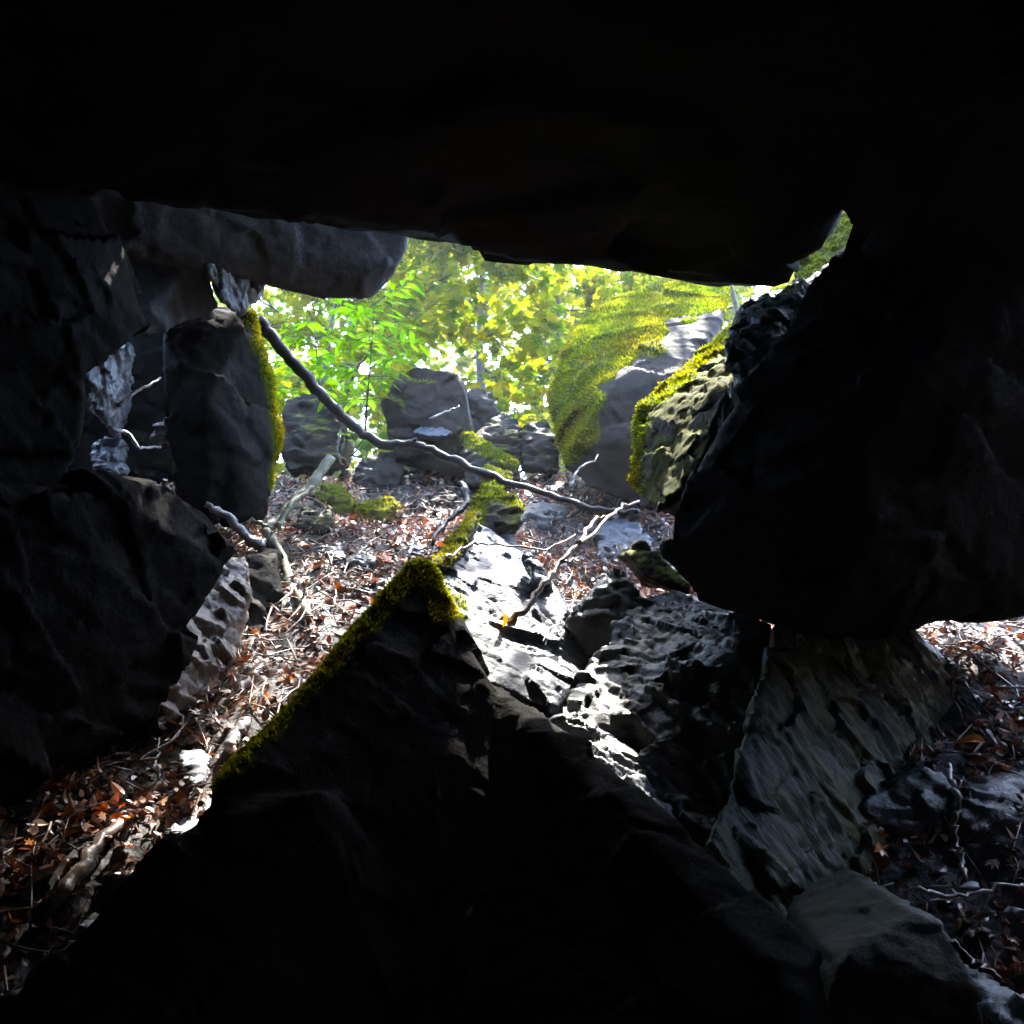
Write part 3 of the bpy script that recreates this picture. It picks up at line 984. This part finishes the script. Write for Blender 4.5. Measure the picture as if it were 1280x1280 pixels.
def far_test(c, n):
    x, y, d = proj(c)
    k = noise.noise(c * 1.7) * 14 + noise.noise(c * 5.5) * 14
    if not inpoly(x + k, y + k, FARLINE) or n.z < -0.6:
        return 0
    return max(0.0, min(1.0, 1.0 + 0.9 * noise.noise(c * 2.6 + Vector((4, 1, 7))) + 0.5 * noise.noise(c * 9)))


moss_on(farmoss, far_test, 7500, 0.03, tint=(0.12, 0.155, 0.010))


def face_test(c, n):
    x, y, d = proj(c)
    s = segdist(x, y, [(792, 610), (791, 535), (800, 508), (860, 455), (910, 418), (960, 380)]) + 12 * noise.noise(c * 6)
    return max(0, min(1, (18 - s) / 10))


moss_on(facerock, face_test, 9000, 0.022)
moss_on(gaprock, lambda c, n: 1.0 if noise.noise(c * 7) > -0.1 else 0, 5000, 0.022)
moss_on(bb, lambda c, n: max(0, min(1, (n.z - 0.55) * 3 + noise.noise(c * 4))), 5000, 0.028)


def pillar_test(c, n):
    x, y, d = proj(c)
    s = segdist(x, y, [(316, 385), (332, 440), (348, 500), (356, 560), (345, 600)]) + 8 * noise.noise(c * 7)
    return max(0, min(1, (12 - s) / 6))


moss_on(pillar, pillar_test, 9000, 0.028)

#@@STICKS
random.seed(12)
def G(px, py, up=0.03):
    return P(px, py, gd(px, py) - up * 1.2)


blk = [(324, 398, 7.9), (345, 430, 7.9), (380, 468, 7.9), (408, 500, 7.95), (440, 532, 8.0), (482, 556, 8.0), (520, 556, 8.0)]
stick('fallen_branch', 'long black branch slanting across the opening down onto the leaf litter', blk + [(560, 572, 7.9), (620, 598, 7.6), (680, 616, 7.3), (740, 636, 7.0), (800, 640, 6.9)],
      0.054, 0.018, 'darkwood', cat='branch', branches=[([(512, 557, 8.0), (520, 548, 7.98)], 0.03, 0.012)])
stick('fallen_branch', 'pale mossy forked stick leaning on the left edge of the litter',
      [(414, 572, 7.6), (392, 602, 7.4), (366, 630, 7.2), (338, 655, 7.0), (334, 668, 6.9), (352, 696, 6.7), (362, 732, 6.3), (378, 752, 6.1), (386, 772, 5.95)], 0.04, 0.026, 'mosswood', cat='branch',
      branches=[([(348, 660, 6.95), (362, 632, 7.1), (386, 612, 7.3), (392, 606, 7.35)], 0.024, 0.012), ([(338, 662, 6.95), (318, 652, 6.9), (300, 655, 6.9)], 0.02, 0.01)])
stick('driftwood', 'flat pale piece of wood jutting left from the forked stick', [(258, 630, 6.7), (285, 648, 6.75), (312, 674, 6.8), (330, 682, 6.8)], 0.02, 0.045, 'greywood', cat='wood')
stick('fallen_branch', 'long straight brown stick lying on the wet slab, crossing up to the right',
      [(634, 782, 4.85), (660, 755, 4.95), (688, 720, 5.15), (712, 690, 5.35), (740, 668, 5.6), (770, 638, 6.0), (800, 628, 6.3)], 0.018, 0.008, 'brownwood', cat='branch',
      branches=[([(725, 680, 5.45), (742, 650, 5.9), (760, 646, 6.0)], 0.014, 0.006), ([(700, 705, 5.25), (722, 700, 5.3), (735, 728, 5.2)], 0.008, 0.004)])
stick('twig', 'thin bent brown twig arching over the upper wet slab', [(556, 700, 5.1), (590, 680, 5.35), (630, 682, 5.4), (680, 686, 5.4), (720, 670, 5.6)], 0.008, 0.004, 'brownwood')
stick('fallen_branch', 'dark crooked stick above the mossy rib in the middle of the slope', [(575, 606, 7.2), (585, 620, 7.0), (578, 636, 6.8), (555, 655, 6.6), (540, 680, 6.3)], 0.03, 0.012, 'darkwood', cat='branch')
stick('rotten_log', 'half buried grey log between the litter and the mossy ridge', [G(326, 832), G(300, 866), G(280, 880), G(236, 908)], 0.035, 0.02, 'brownwood', cat='log')
stick('rotten_log', 'short pale broken log close to the mossy ridge', [G(308, 900, 0.05), G(296, 918, 0.05), G(288, 934, 0.05)], 0.028, 0.032, 'greywood', cat='log')
stick('rotten_log', 'dark log running down the litter at the lower left', [G(206, 976, 0.05), G(168, 1010, 0.05), G(130, 1052, 0.05), G(80, 1110, 0.05), G(40, 1150, 0.05)], 0.018, 0.03, 'brownwood', cat='log')
stick('fallen_branch', 'dark branch along the lower left edge of the foreground boulder', [G(120, 1146, 0.05), G(60, 1206, 0.05), G(0, 1262, 0.05)], 0.02, 0.026, 'darkwood', cat='branch')
stick('hanging_root', 'thin pale root hanging down the bank at the right', [(1186, 958, 3.95), (1192, 985, 3.75), (1198, 1008, 3.7), (1192, 1030, 3.68), (1196, 1060, 3.62), (1204, 1085, 3.55), (1204, 1096, 3.5)], 0.011, 0.008, 'greywood', cat='root')
TW = [('pale twig standing upright beside the green sprout', [(424, 545, 8.2), (422, 565, 8.15), (428, 580, 8.1)], 0.012, 'greywood'),
      ('thin pale twig lying across the front of the moss crowned boulder', [(538, 524, 8.7), (560, 514, 8.8), (574, 508, 8.8)], 0.012, 'greywood'),
      ('thin pale twig leaning on the foot of the mossy boulder', [(712, 608, 7.1), (722, 588, 7.2), (746, 570, 7.3)], 0.011, 'greywood'),
      ('thin twig crossing the small window to the pillar', [(148, 506, 6.4), (170, 490, 6.5), (200, 472, 6.7)], 0.014, 'brownwood'),
      ('gnarled twig in the bottom of the small window', [(140, 538, 6.2), (160, 542, 6.3), (176, 560, 6.3), (200, 558, 6.5)], 0.014, 'greywood'),
      ('pale twig pointing up at the left rim of the litter', [G(192, 962, .1), G(198, 940, .1), G(200, 922, .1)], 0.008, 'greywood'),
      ('long thin twig lying across the litter above the boulder tip', [G(420, 706, .06), G(450, 690, .08), G(486, 660, .08), G(520, 650, .06)], 0.011, 'greywood'),
      ('white twig near the mossy ridge, pointing up the slope', [G(418, 758, .08), G(420, 742, .08), G(416, 730, .08)], 0.009, 'greywood'),
      ('thin twig lying on the pale stones at the lower right', [(1142, 1110, 3.3), (1190, 1122, 3.3), (1240, 1112, 3.35), (1290, 1106, 3.4)], 0.008, 'greywood'),
      ('bent twig on top of the mottled boulder at the bottom right', [(1190, 1180, 2.6), (1216, 1204, 2.55), (1236, 1214, 2.5), (1250, 1226, 2.5)], 0.01, 'brownwood'),
      ('short twig at the foot of the streaked slab', [(1066, 1118, 3.5), (1076, 1098, 3.5), (1092, 1088, 3.5)], 0.011, 'brownwood'),
      ('twig bundle sticking up from the flat pale stone on the right', [(1196, 790, 5.2), (1186, 776, 5.3), (1178, 766, 5.3)], 0.014, 'greywood')]
for lab, pts, r, mt in TW:
    stick('twig', lab, pts, r, r * 0.5, mt, group='loose twigs', wob=0.006)

#@@LITTER
random.seed(13)
def dead_color():
    t = random.random()
    k = random.uniform(0.5, 1.2)
    if t < 0.09:
        return (0.5 * k, 0.16 * k, 0.02 * k)
    if t < 0.38:
        return (0.25 * k, 0.115 * k, 0.058 * k)
    if t < 0.72:
        return (0.12 * k, 0.068 * k, 0.042 * k)
    return (0.54 * k, 0.38 * k, 0.29 * k)


lv = Leaves()
tw = Tubes()
LN = 46000
for i in range(LN):
    x = random.uniform(-3.4, 3.6)
    y = random.uniform(2.0, 11.0)
    if i > LN * 0.6:
        x = random.uniform(-2.6, 2.6)
        y = random.uniform(2.4, 7.5)
    if y + 0.35 * abs(x) < 3.9 and abs(x) < 1.1:
        continue
    heap = max(0.0, noise.noise((x * 2.1, y * 2.1, 9.3)) + 0.25)
    if random.random() > 0.5 + heap * 1.5:
        continue
    z = ground(x, y) + random.uniform(0.005, 0.03 + 0.14 * heap)
    nrm = (Vector((0, -0.55, 1)) + rvec(0.6)).normalized()
    d = rvec()
    d = d - nrm * d.dot(nrm)
    sz = random.uniform(0.03, 0.066)
    lv.add(Vector((x, y, z)), d, nrm, sz, OVAL if random.random() < 0.75 else MAPLE, dead_color(), fold=random.uniform(-0.7, 0.9), curl=random.uniform(-0.8, 1.1))
o = lv.build('leaf_litter', M['litter'])
tag(o, 'bed of dead brown and pale leaves covering the slope up to the opening', 'leaf litter', kind='stuff')
for i in range(3600):
    x = random.uniform(-3.0, 3.2)
    y = random.uniform(2.2, 9.5)
    d = rvec()
    d.z = 0
    d.normalize()
    L = random.uniform(0.06, 0.35)
    pts = []
    for k in range(4):
        q = Vector((x, y, 0)) + d * (L * k / 3) + rvec(0.012)
        pts.append(Vector((q.x, q.y, ground(q.x, q.y) + 0.04 + random.uniform(0, 0.04))))
    r = random.uniform(0.002, 0.007)
    tw.add(pts, [r, r * .9, r * .8, r * .5], 5)
o = tw.build('twig_litter', M['brownwood'])
tag(o, 'scatter of thin broken twigs strewn through the leaf litter', 'twigs', kind='stuff')

ORANGE = [('bright orange curled leaf on the litter left of the mossy rib', 515, 660), ('orange leaf below the thin twig above the boulder tip', 476, 700), ('orange leaf near the foot of the pale forked stick', 371, 684),
          ('orange leaf on the litter just left of the mossy ridge', 414, 734), ('yellow leaf touching the mossy ridge near the boulder tip', 474, 732), ('pair of brown orange leaves curled up below the mossy boulder', 664, 576),
          ('orange leaf at the foot of the leaning boulder', 782, 620), ('orange leaf in the bank under the mossy boulder', 730, 618), ('yellow leaf lying on the wet slab', 626, 763),
          ('orange leaf on the wet rock under the leafy bank', 752, 682), ('yellow leaf at the top of the rough brown stone', 276, 810), ('orange leaf at the foot of the rough brown stone', 250, 890),
          ('orange leaf beside the tan wedge shaped rock', 430, 580), ('yellow leaf on the litter by the pale forked stick', 354, 598), ('orange leaf at the very left of the litter', 14, 1085),
          ('orange leaf on the right hand floor behind the wedge shaped slab', 1236, 786), ('orange leaf at the edge of the leafy bank on the right', 1232, 928), ('orange leaf above the pale flat stone on the right hand floor', 1146, 794)]
for i, (lab, px, py) in enumerate(ORANGE):
    l1 = Leaves()
    d = gd(px, py) - 0.12
    if lab.endswith('wet slab'):
        d = 4.82
    b = P(px, py, d)
    c = (0.62, 0.2, 0.015) if 'yellow' not in lab else (0.6, 0.36, 0.03)
    l1.add(b, Vector((random.uniform(-1, 1), 0.3, random.uniform(-0.2, 0.5))), Vector((random.uniform(-.4, .4), -0.8, 0.6)), random.uniform(0.085, 0.13), MAPLE if i % 2 else OVAL, c, fold=0.4, curl=0.5)
    o = l1.build('fallen_leaf', M['litter'])
    settle(o)
    tag(o, lab, 'leaf', 'bright fallen leaves')

#@@TREES
random.seed(14)
def green():
    t = random.random()
    a, b = (0.075, 0.135, 0.008), (0.03, 0.095, 0.010)
    k = random.uniform(0.75, 1.3)
    return tuple((a[i] * t + b[i] * (1 - t)) * k for i in range(3))


def yellowgreen():
    k = random.uniform(0.8, 1.35)
    return tuple(c * k for c in random.choice([(0.115, 0.145, 0.004), (0.085, 0.13, 0.005), (0.14, 0.145, 0.004), (0.04, 0.085, 0.006)]))


def tree(label, x, y, h, spread, leaf, nleaf, colf, lean=(0, 0), low=0.2, group='broadleaf trees beyond the cave mouth', limbs=14, r=0.13, shape=MAPLE):
    random.seed(int(x * 100 + y * 1000))
    z0 = ground(x, y) - 0.15
    e = empty('broadleaf_tree', (x, y, z0), label, 'tree', group)
    tr, br, cr = Tubes(), Tubes(), Leaves()
    n = 10
    tp = [Vector((lean[0] * (i / n) ** 1.3 + 0.12 * noise.noise((i * .5, x, y)), lean[1] * (i / n) ** 1.3 + 0.12 * noise.noise((i * .5, y, x)), h * i / n)) for i in range(n + 1)]
    tr.add(tp, [r * (1 - 0.85 * i / n) + (0.06 if i == 0 else 0) for i in range(n + 1)], 10, 0.06)
    twigs = []
    for k in range(limbs):
        f = low + (1 - low) * (k + random.random() * 0.7) / limbs
        i = min(n - 1, int(f * n))
        s = tp[i].lerp(tp[i + 1], f * n - i)
        az = k * 2.399 + random.uniform(-0.5, 0.5)
        L = spread * (1 - 0.55 * abs(f - 0.45)) * random.uniform(0.7, 1.1)
        dirv = Vector((math.cos(az), math.sin(az), random.uniform(0.05, 0.55)))
        m_ = 8
        pts = [s]
        cur = dirv.normalized()
        for j in range(m_):
            cur = (cur + rvec(0.13) + Vector((0, 0, -0.03))).normalized()
            pts.append(pts[-1] + cur * L / m_)
        r0 = r * 0.32 * (1 - 0.5 * f)
        br.add(pts, [r0 * (1 - 0.85 * j / m_) for j in range(m_ + 1)], 6, 0.08)
        for j in range(2, m_ + 1):
            for q in range(2):
                sd = (cur.cross(Vector((0, 0, 1))) * random.choice((-1, 1)) + cur * 0.5 + rvec(0.35)).normalized()
                l2 = L * random.uniform(0.18, 0.38)
                p2 = [pts[j]]
                for w in range(4):
                    sd = (sd + rvec(0.18)).normalized()
                    p2.append(p2[-1] + sd * l2 / 4)
                br.add(p2, [r0 * 0.3 * (1 - 0.2 * w) for w in range(5)], 4)
                twigs.append(p2)
    per = max(1, nleaf // len(twigs))
    for p2 in twigs:
        for q in range(per):
            t = random.uniform(0.2, 1.0) * 4
            i = min(3, int(t))
            b = p2[i].lerp(p2[i + 1], t - i) + Vector((random.gauss(0, 0.11), random.gauss(0, 0.11), random.gauss(0, 0.07)))
            d = Vector((random.gauss(0, 1), random.gauss(0, 1), random.gauss(-0.25, 0.3)))
            nn = Vector((random.gauss(0, 0.42), random.gauss(0, 0.42), 1)).normalized()
            cr.add(b, d, nn, leaf * random.uniform(0.6, 1.3), shape, colf(), fold=random.uniform(-0.1, 0.3), curl=random.uniform(0, 0.35))
    tr.build('trunk', M['bark'], e)
    br.build('branches', M['darkwood'], e)
    cr.build('crown', M['leaf'], e)
    return e


tree('young maple nearest the cave mouth, leaning over the middle of the opening', 0.9, 13.2, 5.6, 2.6, 0.15, 4200, yellowgreen, lean=(-0.5, -1.0), low=0.15, r=0.055, limbs=16)
tree('young maple at the left behind the black branch', -3.0, 13.6, 5.2, 2.4, 0.15, 3600, yellowgreen, lean=(0.4, -0.6), low=0.12, r=0.07, limbs=16)
tree('maple behind the moss covered boulder', 4.3, 14.5, 6.5, 2.8, 0.16, 3400, yellowgreen, lean=(-1.0, -0.4), low=0.15, r=0.09, limbs=16)
tree('yellow green tree in the middle of the second row', -0.6, 18.0, 9.5, 4.0, 0.19, 6000, yellowgreen, low=0.15, r=0.14, limbs=18)
tree('tree with a grey trunk at the upper left of the opening', -3.4, 17.0, 10.5, 3.6, 0.18, 4800, yellowgreen, lean=(0.8, 0), low=0.2, r=0.16, limbs=18)
tree('tall tree at the right of the second row', 4.2, 20.0, 11.0, 4.4, 0.2, 6000, yellowgreen, low=0.15, r=0.17, limbs=18)
tree('far tree on the hillside at the left', -5.5, 26.0, 13.0, 5.5, 0.26, 5200, yellowgreen, low=0.12, r=0.2, limbs=18)
tree('far tree on the hillside in the middle', 0.8, 27.5, 14.0, 5.5, 0.26, 5600, yellowgreen, low=0.12, r=0.2, limbs=20)
tree('far tree on the hillside at the right', 7.5, 28.0, 14.0, 5.5, 0.26, 5200, yellowgreen, low=0.12, r=0.2, limbs=18)

tree('added tree rooted behind the mossy boulder, its unseen crown shading the slope', 5.2, 11.4, 10.5, 4.6, 0.17, 1600, yellowgreen, lean=(-5.2, -1.6), low=0.5, r=0.15, limbs=18)  # added to throw dappled shade on the slope, crown out of view
tree('added tree rooted behind the pillar, its unseen crown shading the slope', -4.4, 10.2, 10.0, 4.4, 0.17, 1600, yellowgreen, lean=(2.2, -1.0), low=0.5, r=0.15, limbs=18)  # second crown out of view, also added to dapple the sun

# sapling with long narrow leaves
def sapling(label, pts, whorls, size, leafshape=LANCE, dens=9, cat='sapling', name='sapling'):
    pts = [P(*p) for p in pts]
    base = pts[0].copy()
    e = empty(name, base, label, cat)
    t, l = Tubes(), Leaves()
    sp = smooth_path([p - base for p in pts], 6)
    t.add(sp, [0.012 - 0.008 * i / len(sp) for i in range(len(sp))], 6)
    for k in range(whorls):
        f = 0.35 + 0.65 * k / max(1, whorls - 1)
        i = min(len(sp) - 1, int(f * (len(sp) - 1)))
        s = sp[i]
        for q in range(2):
            az = k * 1.9 + q * math.pi + random.uniform(-0.3, 0.3)
            dv = Vector((math.cos(az), math.sin(az) * 0.7, random.uniform(0.1, 0.4)))
            L = size * random.uniform(2.0, 3.4)
            p2 = [s, s + dv * L * 0.5, s + dv * L + Vector((0, 0, -L * 0.12))]
            t.add(p2, [0.005, 0.004, 0.002], 4)
            for w in range(dens):
                u = 0.2 + 0.8 * w / (dens - 1)
                b = s.lerp(p2[2], u)
                side = dv.cross(Vector((0, 0, 1))).normalized() * (1 if w % 2 else -1)
                l.add(b, side + dv * 0.7 + rvec(0.15) + Vector((0, 0, -0.25)), Vector((0, -0.2, 1)) + rvec(0.25), size * random.uniform(0.8, 1.2), leafshape, tuple(c * random.uniform(0.8, 1.2) for c in (0.04, 0.12, 0.012)))
    t.build('stem', M['darkwood'], e)
    l.build('leaves', M['leaf'], e)
    return e


sapling('slender sapling with narrow drooping leaves left of the moss crowned boulder', [(455, 560, 9.6), (459, 500, 9.6), (464, 440, 9.6), (468, 380, 9.6)], 9, 0.2)
sapling('thin sapling with narrow leaves close to the pillar', [(404, 540, 10.2), (398, 470, 10.2), (392, 400, 10.2)], 7, 0.18)
e = empty('green_sprout', P(434, 575, 8.3), 'small sprout of broad bright green leaves under the black branch', 'sprout')
t, l = Tubes(), Leaves()
for px, py, s in [(442, 532, .14), (436, 545, .16), (455, 548, .18), (444, 560, .15), (468, 546, .12), (480, 540, .12), (430, 550, .12)]:
    b = P(px, py, 8.2) - e.location
    t.add([Vector((0, 0, 0)), b * 0.5 + Vector((0, 0, 0.03)), b], [0.006, 0.005, 0.003], 5)
    l.add(b, Vector((random.uniform(-0.6, 1), -0.3, random.uniform(-0.7, 0.2))), Vector((0.1, -0.6, 0.8)) + rvec(0.2), s, OVAL, (0.055, 0.15, 0.012))
t.build('stem', M['mosswood'], e)
l.build('leaves', M['leaf'], e)

#@@HAZE
HAZE = 0.0022
bm = bmesh.new()
bmesh.ops.create_cube(bm, size=1.0)
bmesh.ops.scale(bm, vec=(2400, 2400, 34), verts=bm.verts)
me = bpy.data.meshes.new('haze')
bm.to_mesh(me)
bm.free()
m, nt, nd, lk, out = new_mat('damp_air')
pv = nd.new('ShaderNodeVolumePrincipled')
pv.inputs['Color'].default_value = (0.86, 0.93, 1.0, 1)
pv.inputs['Density'].default_value = HAZE
pv.inputs['Anisotropy'].default_value = 0.35
lk.new(pv.outputs[0], out.inputs['Volume'])
hz = link('haze', me, m, smooth=False)
hz.location = (0, 0, 12)
tag(hz, 'thin damp air drifting under the roof slab and the trees', 'haze', kind='stuff')

#@@LIGHT
SUN_EL, SUN_AZ = R(66), R(22)     # azimuth from +Y, positive to the right
w = bpy.data.worlds.new('World')
scene.world = w
w.use_nodes = True
nt = w.node_tree
sky = nt.nodes.new('ShaderNodeTexSky')
sky.sky_type = 'NISHITA'
sky.sun_disc = False
sky.sun_elevation = SUN_EL
sky.sun_rotation = SUN_AZ
bg = nt.nodes['Background']
bg.inputs['Strength'].default_value = 0.15
nt.links.new(sky.outputs[0], bg.inputs['Color'])
sd = bpy.data.lights.new('sun', 'SUN')
sd.energy = 2.0
sd.angle = R(0.5)
sd.color = (1.0, 0.95, 0.86)
so = bpy.data.objects.new('sun', sd)
dirv = Vector((math.sin(SUN_AZ) * math.cos(SUN_EL), math.cos(SUN_AZ) * math.cos(SUN_EL), math.sin(SUN_EL)))
so.rotation_euler = dirv.to_track_quat('Z', 'Y').to_euler()
so.location = dirv * 60
COL.objects.link(so)

vs = scene.view_settings
vs.view_transform = 'Standard'
vs.look = 'None'
vs.exposure = 4.25
vs.gamma = 1.0
vs.use_curve_mapping = False
scene.cycles.max_bounces = 8
scene.cycles.use_denoising = True
scene.cycles.denoising_prefilter = 'ACCURATE'
